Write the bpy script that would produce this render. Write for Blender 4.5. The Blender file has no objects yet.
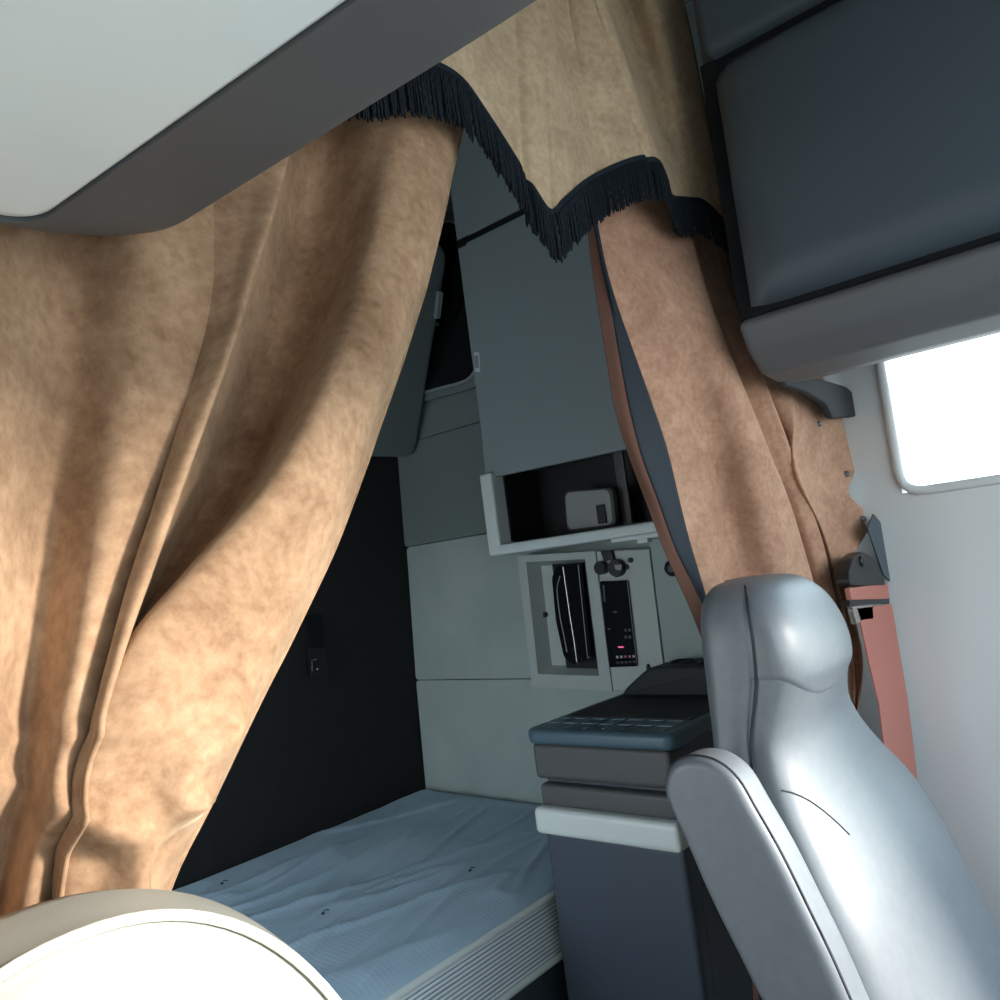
import bpy, bmesh, math, random
import numpy as np
from mathutils import Vector, Matrix, noise
random.seed(4)
S = bpy.context.scene
COL = S.collection
H = 1.30                      # eye height above the cab floor
F = 810.0                     # focal length in pixels of a 1000 px frame

# ---------------------------------------------------------------- truck axes
# x: towards the driver's side wall, y: towards the rear of the sleeper, z: up
T = np.array([694, 19, 810.]); T /= np.linalg.norm(T)
D = np.array([-940, -190, 810.]); D -= D.dot(T) * T; D /= np.linalg.norm(D)
U = np.cross(D, T)
U = U if U[1] > 0 else -U
R = np.stack([T, D, U])

def ray(px, py): return R @ np.array([(px - 500) / F, (500 - py) / F, 1.])
def onx(px, py, c): r = ray(px, py); return Vector(r * c / r[0])
def ony(px, py, c): r = ray(px, py); return Vector(r * c / r[1])
def onz(px, py, c): r = ray(px, py); return Vector(r * c / r[2])

# ---------------------------------------------------------------- object helpers
def link(o, parent=None):
    COL.objects.link(o)
    if parent: o.parent = parent
    return o

def origin(o):
    v = Vector((0, 0, 0))
    while o:
        v += o.location; o = o.parent
    return v

def mesh(name, verts, faces, mat, parent=None, smooth=True, at=None):
    """verts in camera-relative truck coordinates -> one linked mesh object"""
    off = origin(parent) if parent else Vector(at or (0, 0, 0))
    up = Vector((0, 0, H))
    me = bpy.data.meshes.new(name)
    me.from_pydata([tuple(Vector(v) + up - off) for v in verts], [], faces)
    bm = bmesh.new(); bm.from_mesh(me)
    bmesh.ops.recalc_face_normals(bm, faces=bm.faces)
    bm.to_mesh(me); bm.free()
    for p in me.polygons: p.use_smooth = smooth
    o = bpy.data.objects.new(name, me)
    if mat: me.materials.append(mat)
    if not parent and at: o.location = at
    return link(o, parent)

def from_bm(name, bm, mat, parent=None, smooth=True, angle=40):
    bm.verts.ensure_lookup_table(); bm.verts.index_update()
    v = [x.co.copy() for x in bm.verts]
    f = [[q.index for q in p.verts] for p in bm.faces]
    bm.free()
    o = mesh(name, v, f, mat, parent, smooth)
    if smooth:
        sharp(o, angle)
        w = o.modifiers.new('normals', 'WEIGHTED_NORMAL'); w.keep_sharp = True; w.weight = 90
    return o

def sharp(o, angle=40):
    o.data.set_sharp_from_angle(angle=math.radians(angle))

def tag(o, label=None, cat=None, group=None, kind=None):
    if label: o['label'] = label
    if cat: o['category'] = cat
    if group: o['group'] = group
    if kind: o['kind'] = kind
    return o

def thing(name, loc, label, cat, group=None):
    o = bpy.data.objects.new(name, None)
    o.empty_display_size = .05
    o.location = (loc[0], loc[1], loc[2] + H)
    return tag(link(o), label, cat, group)

def box(bm, lo, hi, bev=0, seg=2):
    b = bmesh.new()
    bmesh.ops.create_cube(b, size=1)
    for v in b.verts:
        v.co = Vector([lo[i] + (hi[i] - lo[i]) * (v.co[i] + .5) for i in range(3)])
    if bev: bmesh.ops.bevel(b, geom=b.edges[:], offset=bev, segments=seg, profile=.6, affect='EDGES')
    merge(bm, b); b.free()

def merge(bm, b):
    m = {v: bm.verts.new(v.co) for v in b.verts}
    for f in b.faces: bm.faces.new([m[v] for v in f.verts])

def bx(name, lo, hi, mat, parent=None, bev=.004, seg=2):
    bm = bmesh.new(); box(bm, lo, hi, bev, seg)
    return from_bm(name, bm, mat, parent)

def prism(bm, pts, vec, bev=0, seg=2):
    """closed polygon of 3D points pushed along vec"""
    b = bmesh.new()
    a = [b.verts.new(p) for p in pts]
    c = [b.verts.new(Vector(p) + Vector(vec)) for p in pts]
    n = len(pts)
    b.faces.new(a[::-1]); b.faces.new(c)
    for i in range(n): b.faces.new([a[i], a[(i + 1) % n], c[(i + 1) % n], c[i]])
    bmesh.ops.recalc_face_normals(b, faces=b.faces)
    if bev:
        cap = [e for e in b.edges if (e.verts[0] in a) == (e.verts[1] in a)]
        bmesh.ops.bevel(b, geom=cap, offset=bev, segments=seg, profile=.5, affect='EDGES')
    merge(bm, b); b.free()

def rounded(pts, r, n=5):
    """round the corners of a 2D/3D polygon"""
    out = []
    k = len(pts)
    for i in range(k):
        p = Vector(pts[i]); a = Vector(pts[i - 1]) - p; c = Vector(pts[(i + 1) % k]) - p
        q = min(r, a.length * .45, c.length * .45)
        s, e = p + a.normalized() * q, p + c.normalized() * q
        for j in range(n + 1):
            t = j / n
            out.append(s * (1 - t) ** 2 + p * 2 * t * (1 - t) + e * t * t)
    return out

def spline(pts, n, closed=False):
    """Catmull-Rom through points, n samples spread evenly in parameter"""
    P = [Vector(p) for p in pts]
    k = len(P)
    segs = k if closed else k - 1
    out = []
    for i in range(n):
        t = i / (n if closed else n - 1) * segs
        j = min(int(t), segs - 1); u = t - j
        g = lambda q: P[q % k] if closed else P[max(0, min(k - 1, q))]
        p0, p1, p2, p3 = g(j - 1), g(j), g(j + 1), g(j + 2)
        if not closed:
            if j == 0: p0 = p1 * 2 - p2
            if j == segs - 1: p3 = p2 * 2 - p1
        out.append(.5 * ((2 * p1) + (p2 - p0) * u + (2 * p0 - 5 * p1 + 4 * p2 - p3) * u * u + (3 * p1 - p0 - 3 * p2 + p3) * u ** 3))
    return out

def tube_bm(bm, pts, r, n=6, closed=False, cap=True):
    pts = [Vector(p) for p in pts]
    k = len(pts)
    rings = []
    ref = Vector((0.3, 0.2, 0.93))
    for i, p in enumerate(pts):
        if closed: d = pts[(i + 1) % k] - pts[i - 1]
        else: d = pts[min(i + 1, k - 1)] - pts[max(i - 1, 0)]
        d.normalize()
        a = d.cross(ref)
        if a.length < .05: a = d.cross(Vector((1, 0, 0)))
        a.normalize(); b = d.cross(a)
        rr = r[i] if isinstance(r, (list, tuple)) else r
        rings.append([bm.verts.new(p + (a * math.cos(2 * math.pi * j / n) + b * math.sin(2 * math.pi * j / n)) * rr) for j in range(n)])
    for i in range(k if closed else k - 1):
        A, B = rings[i], rings[(i + 1) % k]
        for j in range(n): bm.faces.new([A[j], A[(j + 1) % n], B[(j + 1) % n], B[j]])
    if cap and not closed:
        bm.faces.new(rings[0][::-1]); bm.faces.new(rings[-1])

def tube(name, pts, r, mat, parent=None, n=8, closed=False):
    bm = bmesh.new(); tube_bm(bm, pts, r, n, closed)
    return from_bm(name, bm, mat, parent, angle=60)

def loft(rings, closed=True, caps=True):
    v, f = [], []
    n = len(rings[0])
    for r in rings: v += [Vector(p) for p in r]
    for i in range(len(rings) - 1):
        for j in range(n if closed else n - 1):
            f.append([i * n + j, i * n + (j + 1) % n, (i + 1) * n + (j + 1) % n, (i + 1) * n + j])
    if caps and closed:
        f.append(list(range(n))[::-1]); f.append([(len(rings) - 1) * n + j for j in range(n)])
    return v, f

def disc(bm, c, axis, r, h, n=20, dome=0):
    """short cylinder from c along axis, optional domed top"""
    c = Vector(c); ax = Vector(axis).normalized()
    a = ax.cross(Vector((0.1, 0.2, 1))); a.normalize(); b = ax.cross(a)
    prof = [(r, 0), (r, h * .8), (r * .92, h)]
    if dome: prof = [(r, 0), (r, h * .2), (r * .92, h * .45), (r * .7, h * .75), (r * .4, h * .93)]
    rings = [[bm.verts.new(c + ax * z + (a * math.cos(2 * math.pi * j / n) + b * math.sin(2 * math.pi * j / n)) * q) for j in range(n)] for q, z in prof]
    for i in range(len(rings) - 1):
        for j in range(n): bm.faces.new([rings[i][j], rings[i][(j + 1) % n], rings[i + 1][(j + 1) % n], rings[i + 1][j]])
    bm.faces.new(rings[0][::-1]); bm.faces.new(rings[-1])

# ---------------------------------------------------------------- materials
def principled(name, col, rough=.6, metal=0., spec=.5, sheen=0.):
    m = bpy.data.materials.new(name); m.use_nodes = True
    b = m.node_tree.nodes['Principled BSDF']
    b.inputs['Base Color'].default_value = (*col, 1)
    b.inputs['Roughness'].default_value = rough
    b.inputs['Metallic'].default_value = metal
    b.inputs['Specular IOR Level'].default_value = spec
    if sheen:
        b.inputs['Sheen Weight'].default_value = sheen
        b.inputs['Sheen Roughness'].default_value = .45
    return m

def noisy(m, c1, c2, scale=6, detail=6, lo=.35, hi=.65, rough=.6, stretch=(1, 1, 1), dist=0.):
    nt = m.node_tree; N = nt.nodes; L = nt.links; b = N['Principled BSDF']
    tc = N.new('ShaderNodeTexCoord'); mp = N.new('ShaderNodeMapping'); mp.inputs['Scale'].default_value = stretch
    nz = N.new('ShaderNodeTexNoise'); nz.inputs['Scale'].default_value = scale; nz.inputs['Detail'].default_value = detail
    nz.inputs['Roughness'].default_value = rough; nz.inputs['Distortion'].default_value = dist
    cr = N.new('ShaderNodeValToRGB')
    cr.color_ramp.elements[0].position = lo; cr.color_ramp.elements[0].color = (*c1, 1)
    cr.color_ramp.elements[1].position = hi; cr.color_ramp.elements[1].color = (*c2, 1)
    L.new(tc.outputs['Object'], mp.inputs['Vector']); L.new(mp.outputs['Vector'], nz.inputs['Vector'])
    L.new(nz.outputs['Fac'], cr.inputs['Fac']); L.new(cr.outputs['Color'], b.inputs['Base Color'])
    return cr, mp

def bump(m, scale=300, strength=.2, dist=.001, kind='noise', detail=3, stretch=(1, 1, 1)):
    nt = m.node_tree; N = nt.nodes; L = nt.links; b = N['Principled BSDF']
    tc = N.new('ShaderNodeTexCoord'); mp = N.new('ShaderNodeMapping'); mp.inputs['Scale'].default_value = stretch
    if kind == 'noise':
        t = N.new('ShaderNodeTexNoise'); t.inputs['Detail'].default_value = detail; out = 'Fac'
    elif kind == 'voronoi':
        t = N.new('ShaderNodeTexVoronoi'); out = 'Distance'
    t.inputs['Scale'].default_value = scale
    bp = N.new('ShaderNodeBump'); bp.inputs['Strength'].default_value = strength; bp.inputs['Distance'].default_value = dist
    L.new(tc.outputs['Object'], mp.inputs['Vector']); L.new(mp.outputs['Vector'], t.inputs['Vector'])
    L.new(t.outputs[out], bp.inputs['Height']); L.new(bp.outputs['Normal'], b.inputs['Normal'])

def suede(name, c1, c2, c3):
    m = principled(name, c1, .9, spec=.15, sheen=.35)
    nt = m.node_tree; N = nt.nodes; L = nt.links; b = N['Principled BSDF']
    b.inputs['Sheen Tint'].default_value = (1, .8, .55, 1)
    cr, mp = noisy(m, c1, c2, 9, 10, .34, .66, .74, dist=.4)
    nz = N.new('ShaderNodeTexNoise'); nz.inputs['Scale'].default_value = 90; nz.inputs['Detail'].default_value = 4
    tc = N.new('ShaderNodeTexCoord'); L.new(tc.outputs['Object'], nz.inputs['Vector'])
    mx = N.new('ShaderNodeMix'); mx.data_type = 'RGBA'; mx.blend_type = 'MULTIPLY'; mx.inputs[0].default_value = .55
    r2 = N.new('ShaderNodeValToRGB')
    r2.color_ramp.elements[0].position = .3; r2.color_ramp.elements[0].color = (*c3, 1)
    r2.color_ramp.elements[1].position = .62; r2.color_ramp.elements[1].color = (1, 1, 1, 1)
    L.new(nz.outputs['Fac'], r2.inputs['Fac'])
    L.new(cr.outputs['Color'], mx.inputs[6]); L.new(r2.outputs['Color'], mx.inputs[7])
    L.new(mx.outputs[2], b.inputs['Base Color'])
    bp = N.new('ShaderNodeBump'); bp.inputs['Strength'].default_value = .25; bp.inputs['Distance'].default_value = .002
    L.new(nz.outputs['Fac'], bp.inputs['Height']); L.new(bp.outputs['Normal'], b.inputs['Normal'])
    return m

M = {}
M['suede'] = suede('tan suede', (.22, .128, .074), (.46, .30, .185), (.60, .52, .46))
M['suede_pale'] = suede('pale suede', (.38, .285, .185), (.57, .44, .29), (.68, .62, .56))
M['suede_rose'] = suede('rosy tan suede', (.33, .18, .12), (.54, .33, .225), (.68, .6, .55))
M['suede_back'] = principled('brown curtain backing', (.13, .06, .04), .9)
M['binding'] = principled('navy webbing', (.008, .015, .024), .8); bump(M['binding'], 900, .4, .001)
M['fringe'] = principled('dark navy cord', (.0045, .0085, .013), .65, spec=.25)
M['fringe_band'] = principled('dark teal ribbon', (.005, .013, .019), .65, spec=.25)
M['grey_lip'] = principled('mid grey plastic', (.10, .105, .112), .55); bump(M['grey_lip'], 500, .12, .0006)
M['pale_panel'] = principled('pale headliner', (.82, .87, .86), .6)
noisy(M['pale_panel'], (.82, .92, .93), (.90, .96, .95), 5, 2)
M['cab_dark'] = principled('dark slate plastic', (.05, .07, .085), .5); bump(M['cab_dark'], 600, .15, .0006)
M['hook'] = principled('matt grey trim', (.045, .046, .05), .85, spec=.15)
M['organiser'] = principled('charcoal plastic', (.026, .032, .038), .6, spec=.3)
M['cab_groove'] = principled('near black plastic', (.008, .009, .011), .8, spec=.15)
M['sleeper_grey'] = principled('grey green cabinet laminate', (.245, .295, .305), .5); bump(M['sleeper_grey'], 700, .08, .0005)
M['sleeper_light'] = principled('light grey moulding', (.62, .70, .70), .42)
M['vinyl'] = principled('sage grey wall vinyl', (.25, .29, .275), .7)
noisy(M['vinyl'], (.33, .395, .38), (.40, .465, .445), 3, 4); bump(M['vinyl'], 350, .2, .001)
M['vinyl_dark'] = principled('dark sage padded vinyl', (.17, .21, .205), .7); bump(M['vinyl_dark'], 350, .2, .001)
M['tray'] = principled('pale grey tray', (.44, .49, .47), .5)
M['black_fabric'] = principled('black quilt', (.007, .0085, .009), .9); bump(M['black_fabric'], 14, .35, .01, 'voronoi')
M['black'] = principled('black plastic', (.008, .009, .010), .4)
M['black_gloss'] = principled('glossy black', (.006, .007, .009), .12)
M['bunk'] = principled('grey green bunk vinyl', (.15, .18, .18), .65); bump(M['bunk'], 300, .15, .001)
M['chrome'] = principled('chrome', (.6, .62, .63), .22, 1.)
M['steel_dark'] = principled('dull steel', (.25, .26, .27), .4, .8)
M['fridge'] = principled('slate blue plastic', (.06, .075, .10), .45); bump(M['fridge'], 500, .12, .0005)
M['drawer'] = principled('warm grey plastic', (.085, .087, .09), .5); bump(M['drawer'], 500, .12, .0005)
M['lid'] = principled('blue grey plastic', (.07, .125, .165), .38)
M['lid_dark'] = principled('dark mat', (.025, .032, .038), .7)
M['lid_line'] = principled('raised teal grid', (.14, .24, .29), .45)
M['white_plastic'] = principled('off white plastic', (.72, .78, .76), .35)
M['leather'] = principled('grey leather', (.14, .155, .17), .42, spec=.7)
noisy(M['leather'], (.132, .147, .162), (.148, .163, .178), 60, 5); bump(M['leather'], 700, .12, .0006, 'voronoi')
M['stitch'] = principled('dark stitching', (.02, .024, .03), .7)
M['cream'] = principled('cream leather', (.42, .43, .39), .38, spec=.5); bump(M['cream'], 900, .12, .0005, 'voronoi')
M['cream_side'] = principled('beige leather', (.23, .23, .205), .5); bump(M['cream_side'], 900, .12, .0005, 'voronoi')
M['cream_pipe'] = principled('pale piping', (.72, .72, .66), .35)
M['wall_pale'] = principled('pale pillar plastic', (.62, .65, .65), .6)
M['shell'] = principled('cab shell lining', (.42, .44, .45), .8)
M['floor'] = principled('black rubber floor', (.03, .03, .03), .8)
M['belt_red'] = principled('salmon webbing', (.40, .15, .115), .7); bump(M['belt_red'], 700, .3, .0008)
M['clear'] = principled('clear plastic', (.85, .85, .8), .1)
M['clear'].node_tree.nodes['Principled BSDF'].inputs['Transmission Weight'].default_value = .85
def thin_glass():
    m = bpy.data.materials.new('window glass'); m.use_nodes = True
    N = m.node_tree.nodes; L = m.node_tree.links; N.remove(N['Principled BSDF'])
    tr = N.new('ShaderNodeBsdfTransparent'); tr.inputs['Color'].default_value = (.93, .97, .96, 1)
    gl = N.new('ShaderNodeBsdfGlossy'); gl.inputs['Roughness'].default_value = .03
    lw = N.new('ShaderNodeLayerWeight'); lw.inputs['Blend'].default_value = .12
    mx = N.new('ShaderNodeMixShader')
    L.new(lw.outputs['Fresnel'], mx.inputs[0]); L.new(tr.outputs[0], mx.inputs[1]); L.new(gl.outputs[0], mx.inputs[2])
    L.new(mx.outputs[0], N['Material Output'].inputs['Surface'])
    return m
M['glass'] = thin_glass()
M['dark_glass'] = principled('dark glass', (.004, .005, .006), .15)
M['mirror'] = principled('dull mirror', (.34, .36, .35), .3, .2)
M['ivory'] = principled('ivory key', (.55, .52, .5), .5)
M['pink'] = principled('pink key', (.45, .12, .2), .5)
M['led'] = principled('red indicator', (.5, .05, .12), .4)
_b = M['led'].node_tree.nodes['Principled BSDF']; _b.inputs['Emission Color'].default_value = (1, .15, .3, 1); _b.inputs['Emission Strength'].default_value = .6

def mattress_mat():
    m = principled('blue ticking', (.25, .36, .44), .75, spec=.3, sheen=.1)
    nt = m.node_tree; N = nt.nodes; L = nt.links; b = N['Principled BSDF']
    cr, mp = noisy(m, (.33, .46, .56), (.40, .54, .64), 4, 5)
    tc = N.new('ShaderNodeTexCoord')
    w = N.new('ShaderNodeTexWave'); w.wave_type = 'BANDS'; w.bands_direction = 'X'; w.inputs['Scale'].default_value = 26
    w.inputs['Distortion'].default_value = 1.2; w.inputs['Detail'].default_value = 2
    nz = N.new('ShaderNodeTexNoise'); nz.inputs['Scale'].default_value = 500
    mx = N.new('ShaderNodeMath'); mx.operation = 'MULTIPLY_ADD'; mx.inputs[1].default_value = .35
    L.new(tc.outputs['Object'], w.inputs['Vector']); L.new(tc.outputs['Object'], nz.inputs['Vector'])
    L.new(nz.outputs['Fac'], mx.inputs[0]); L.new(w.outputs['Fac'], mx.inputs[2])
    bp = N.new('ShaderNodeBump'); bp.inputs['Strength'].default_value = .18; bp.inputs['Distance'].default_value = .0015
    L.new(mx.outputs[0], bp.inputs['Height']); L.new(bp.outputs['Normal'], b.inputs['Normal'])
    return m
M['ticking'] = mattress_mat()

def stripe_mat():
    m = principled('striped border', (.7, .75, .78), .65)
    nt = m.node_tree; N = nt.nodes; L = nt.links; b = N['Principled BSDF']
    tc = N.new('ShaderNodeTexCoord')
    w = N.new('ShaderNodeTexWave'); w.wave_type = 'BANDS'; w.bands_direction = 'Z'; w.inputs['Scale'].default_value = 35
    cr = N.new('ShaderNodeValToRGB')
    cr.color_ramp.elements[0].position = .08; cr.color_ramp.elements[0].color = (.22, .32, .42, 1)
    cr.color_ramp.elements[1].position = .42; cr.color_ramp.elements[1].color = (.86, .92, .93, 1)
    L.new(tc.outputs['Object'], w.inputs['Vector']); L.new(w.outputs['Fac'], cr.inputs['Fac']); L.new(cr.outputs['Color'], b.inputs['Base Color'])
    bp = N.new('ShaderNodeBump'); bp.inputs['Strength'].default_value = .4; bp.inputs['Distance'].default_value = .003
    L.new(w.outputs['Fac'], bp.inputs['Height']); L.new(bp.outputs['Normal'], b.inputs['Normal'])
    return m
M['border'] = stripe_mat()

# ================================================================ THE SETTING
XW = 1.95      # driver's side wall
XP = -.22      # passenger side wall
YR = 2.18      # rear wall of the sleeper
ZC = 1.40      # sleeper roof
ZF = -H        # floor
YF = -.95      # windscreen frame

def struct(name, bm, mat, parent=None):
    o = from_bm(name, bm, mat, parent, smooth=False)
    if not parent: tag(o, kind='structure')
    return o
def sbox(name, lo, hi, mat, parent=None):
    bm = bmesh.new(); box(bm, lo, hi); return struct(name, bm, mat, parent)

sbox('floor', (XP - .1, YF - .1, ZF - .06), (XW + .1, YR + .1, ZF), M['floor'])
sbox('ceiling', (XP - .1, YF - .1, ZC), (XW + .1, YR + .1, ZC + .06), M['shell'])
wr = sbox('wall_rear', (XP - .1, YR, ZF), (XW + .1, YR + .08, ZC), M['shell'])
# quilted black lining of the rear wall
bm = bmesh.new(); prism(bm, [(XP + .01, y, z) for y, z in ((YR + .001, -.98), (YR - .03, -.98), (YR - .03, -.70), (YR - .105, .41), (YR - .105, ZC - .02), (YR + .001, ZC - .02))], (XW - XP - .012, 0, 0))
from_bm('quilted_lining', bm, M['black_fabric'], wr)
tag(wr.children[0], 'black quilted lining')

# driver's side wall with its door window and the dark sleeper window
bm = bmesh.new()
W0, WM, W1, ZL, Z0, Z1 = -.90, .12, .49, -.48, .055, .40
box(bm, (XW, W1, ZF), (XW + .08, YR, ZC))
box(bm, (XW, WM, ZF), (XW + .08, W1, Z0))
box(bm, (XW, YF, ZF), (XW + .08, WM, ZL))
box(bm, (XW, YF, Z1), (XW + .08, W1, ZC))
box(bm, (XW, YF, ZL), (XW + .08, W0, Z1))
wd = struct('wall_driver_side', bm, M['wall_pale'])
def panel(name, pts, th, mat, parent, bev=.006):
    bm = bmesh.new(); prism(bm, pts, (-th, 0, 0), bev, 3); return from_bm(name, bm, mat, parent)
def lining_y(z): return YR - .031 - .075 * min(1, max(0, (z + .70) / 1.11))
# padded vinyl panels lining the sleeper part of the wall
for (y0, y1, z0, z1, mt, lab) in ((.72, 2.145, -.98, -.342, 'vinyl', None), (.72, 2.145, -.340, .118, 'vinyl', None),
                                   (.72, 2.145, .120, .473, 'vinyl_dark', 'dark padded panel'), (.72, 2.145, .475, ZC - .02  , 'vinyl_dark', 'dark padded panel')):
    th = .028 if z0 > .1 else .02
    o = panel('padded_panel', rounded([(XW, y0, z0), (XW, lining_y(z0), z0), (XW, lining_y(z1), z1), (XW, y0, z1)], .014, 4), th, M[mt], wd, .003)
    if lab: o['label'] = lab
# door window
corner = [(W0, ZL), (WM, ZL), (WM, Z0), (W1, Z0), (W1, Z1), (W0, Z1)]
path = rounded([(XW - .002, y, z) for y, z in corner], .05, 5)
bm = bmesh.new(); tube_bm(bm, path, .011, 8, True)
w1 = tag(from_bm('window_1', bm, M['wall_pale'], angle=60), kind='structure')
bm = bmesh.new(); prism(bm, [(XW + .02, y, z) for y, z in corner], (.004, 0, 0)); from_bm('pane', bm, M['glass'], w1, smooth=False)
# passenger side: closed beside the viewer, an added unseen opening brightens the bunk
bm = bmesh.new()
P0, P1, PZ0, PZ1 = 1.18, 2.02, -.66, .20
box(bm, (XP - .08, YF, ZF), (XP, P0, ZC)); box(bm, (XP - .08, P1, ZF), (XP, YR, ZC))
box(bm, (XP - .08, P0, ZF), (XP, P1, PZ0)); box(bm, (XP - .08, P0, PZ1), (XP, P1, ZC))
struct('wall_passenger_side', bm, M['shell'])
# front: dashboard wall below and header above the windscreen opening
bm = bmesh.new()
box(bm, (XP, YF - .08, ZF), (XW, YF, -.40)); box(bm, (XP, YF - .08, .80), (XW, YF, ZC))
struct('wall_front', bm, M['shell'])

# ================================================================ UPPER SLEEPER WINDOW
bm = bmesh.new()
cx = XW - .03
yz = [(2.10, .60), (1.60, .575), (1.60, 1.16), (2.10, 1.16)]
outer = rounded([(cx, y, z) for y, z in yz], .09, 6)
cen = sum(outer, Vector()) / len(outer)
inner = [cen + (p - cen) * .90 for p in outer]
prism(bm, outer, (-.025, 0, 0), .006)
w2 = struct('window_2', bm, M['bunk']); sharp(w2)
bm = bmesh.new(); prism(bm, [p + Vector((-.0255, 0, 0)) for p in inner], (-.012, 0, 0), .004)
from_bm('pane', bm, M['dark_glass'], w2)
tube('rim', [p + Vector((-.028, 0, 0)) for p in inner], .008, M['sleeper_grey'], w2, 8, True)

# ================================================================ MATTRESS + BASE
def mattress():
    x0, x1, y0, y1, zt, zb = -.16, 1.918, 1.225, 2.138, -.70, -.885
    t = thing('bunk_mattress', (.9, 1.68, zb), 'blue bunk mattress with striped white border lying beneath the black rear wall', 'mattress')
    nx, ny = 220, 110
    v, f = [], []
    for j in range(ny + 1):
        b = j / ny
        for i in range(nx + 1):
            a = i / nx
            x, y = x0 + (x1 - x0) * a, y0 + (y1 - y0) * b
            e = min(x - x0, x1 - x, y - y0, y1 - y)
            z = zt - .004 - .026 * max(0, 1 - (y - y0) / .07) ** 2 - .012 * max(0, 1 - min(x1 - x, y1 - y, x - x0) / .05) ** 2
            k = min(1, e / .06)
            # soft creases that run roughly along the bed
            q = Vector((x * 1.6 - y * .9, x * 2.6 + y * 7.5, 3.3))
            r = 1 - abs(noise.noise(q)) * 2.2
            z += k * (.010 * max(0, r) ** 4 - .002)
            q2 = Vector((x * 1.3 + y * .8, y * 12 - x * 3.2, 7.1))
            r2 = 1 - abs(noise.noise(q2)) * 3
            z += k * .007 * max(0, r2) ** 4
            z += k * .008 * noise.noise(Vector((x * 3, y * 3, 1.2)))
            v.append((x, y, z))
    for j in range(ny):
        for i in range(nx):
            p = j * (nx + 1) + i
            f.append([p, p + 1, p + nx + 2, p + nx + 1])
    n0 = len(v)
    # close it below, so the top is a padded layer
    v += [(x0, y0, zt - .05), (x1, y0, zt - .05), (x1, y1, zt - .05), (x0, y1, zt - .05)]
    f.append([n0, n0 + 3, n0 + 2, n0 + 1])
    edge = lambda seq, a, b: f.append(seq + [b, a])
    edge([i for i in range(nx + 1)][::-1][::-1], n0, n0 + 1)
    edge([ny * (nx + 1) + i for i in range(nx + 1)], n0 + 3, n0 + 2)
    edge([j * (nx + 1) for j in range(ny + 1)], n0, n0 + 3)
    edge([j * (nx + 1) + nx for j in range(ny + 1)], n0 + 1, n0 + 2)
    mesh('top_cover', v, f, M['ticking'], t)
    bm = bmesh.new(); box(bm, (x0, y0 + .004, zb + .01), (x1, y1, zt - .046), .006)
    tag(from_bm('border', bm, M['border'], t), 'striped white border')
    for z, rr in ((zt - .040, .009), (zb + .012, .008)):
        pts = rounded([(x0, y0, z), (x1, y0, z), (x1, y1, z), (x0, y1, z)], .04, 5)
        tag(tube('piping', pts, rr, M['white_plastic'], t, 8, True), 'white piping')
    for (px, py) in ((470, 871), (222, 884), (323, 914)):
        p = onz(px, py, zt + .004)
        bm = bmesh.new(); disc(bm, p, (0, 0, 1), .004, .004, 10, 1)
        tube_bm(bm, [p, p + Vector((.008, .004, .005)), p + Vector((.014, -.004, .004))], .0012, 5)
        tag(from_bm('tuft', bm, M['stitch'], t), 'dark tuft')
mattress()
b = thing('bunk_box', (.9, 1.7, ZF), 'dark bunk box under the blue mattress', 'bunk')
bx('platform', (XP + .02, 1.27, -.955), (XW - .025, 2.14, -.888), M['cab_dark'], b)
bx('front_board', (XP + .02, 1.29, ZF + .002), (XW - .025, 1.33, -.957), M['cab_dark'], b)

# ================================================================ STRAP LATCH ON THE REAR WALL
t = thing('strap_latch', ony(312, 670, YR - .03), 'small black strap latch hanging on the black rear wall beside the curtain edge', 'latch')
yy = lining_y(-.12) - .0002
def rect_px(px0, py0, px1, py1, y): return [ony(px0, py0, y), ony(px1, py0, y), ony(px1, py1, y), ony(px0, py1, y)]
bm = bmesh.new(); prism(bm, rounded([ony(304, 615, yy), ony(320, 615, yy), ony(323, 650, yy), ony(307, 650, yy)], .01), (0, -.012, 0), .003); from_bm('strap', bm, M['cab_groove'], t)
bm = bmesh.new(); prism(bm, rounded([ony(305, 648, yy), ony(322, 648, yy), ony(325, 678, yy), ony(308, 678, yy)], .008), (0, -.02, 0), .003); from_bm('buckle', bm, M['black'], t)
bm = bmesh.new()
tube_bm(bm, [ony(316, 659.5, yy - .02), ony(311.5, 660, yy - .024), ony(312.5, 671, yy - .02)], .003, 6)
from_bm('wire_clip', bm, M['chrome'], t)
bm = bmesh.new(); disc(bm, ony(317, 669, yy - .018), (0, -1, 0), .004, .006, 10, 1); from_bm('rivet', bm, M['chrome'], t)

# ================================================================ FOLDED UPPER BUNK
t = thing('upper_bunk', (1.1, 1.98, .36), 'grey padded upper bunk tilted up against the black rear wall', 'bunk')
A0, A1 = Vector((0, 1.985, .41)), Vector((0, 1.62, 1.0))      # bottom and top of its underside
dirv = (A1 - A0).normalized(); nrm = Vector((0, dirv.z, -dirv.y))
def on_bunk(px, py):
    r = Vector(ray(px, py)); k = A0.dot(nrm) / r.dot(nrm); return r * k
c0, c1 = on_bunk(416, 461), on_bunk(452, 240)
ext = (c1 - c0).normalized()
pts = rounded([Vector((.10, A0.y, A0.z)), Vector((c0.x, A0.y, A0.z)), c0 + ext * .72, Vector((.10, (c0 + ext * .72).y, (c0 + ext * .72).z))], .07, 6)
bm = bmesh.new(); prism(bm, pts, nrm * .09, .022, 4)
from_bm('padded_board', bm, M['bunk'], t)
bm = bmesh.new(); h = [on_bunk(436, 291), on_bunk(441, 291), on_bunk(438, 318), on_bunk(433, 318)]
prism(bm, rounded(h, .008), -nrm * .014, .003); lt = from_bm('latch', bm, M['sleeper_grey'], t)
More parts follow.
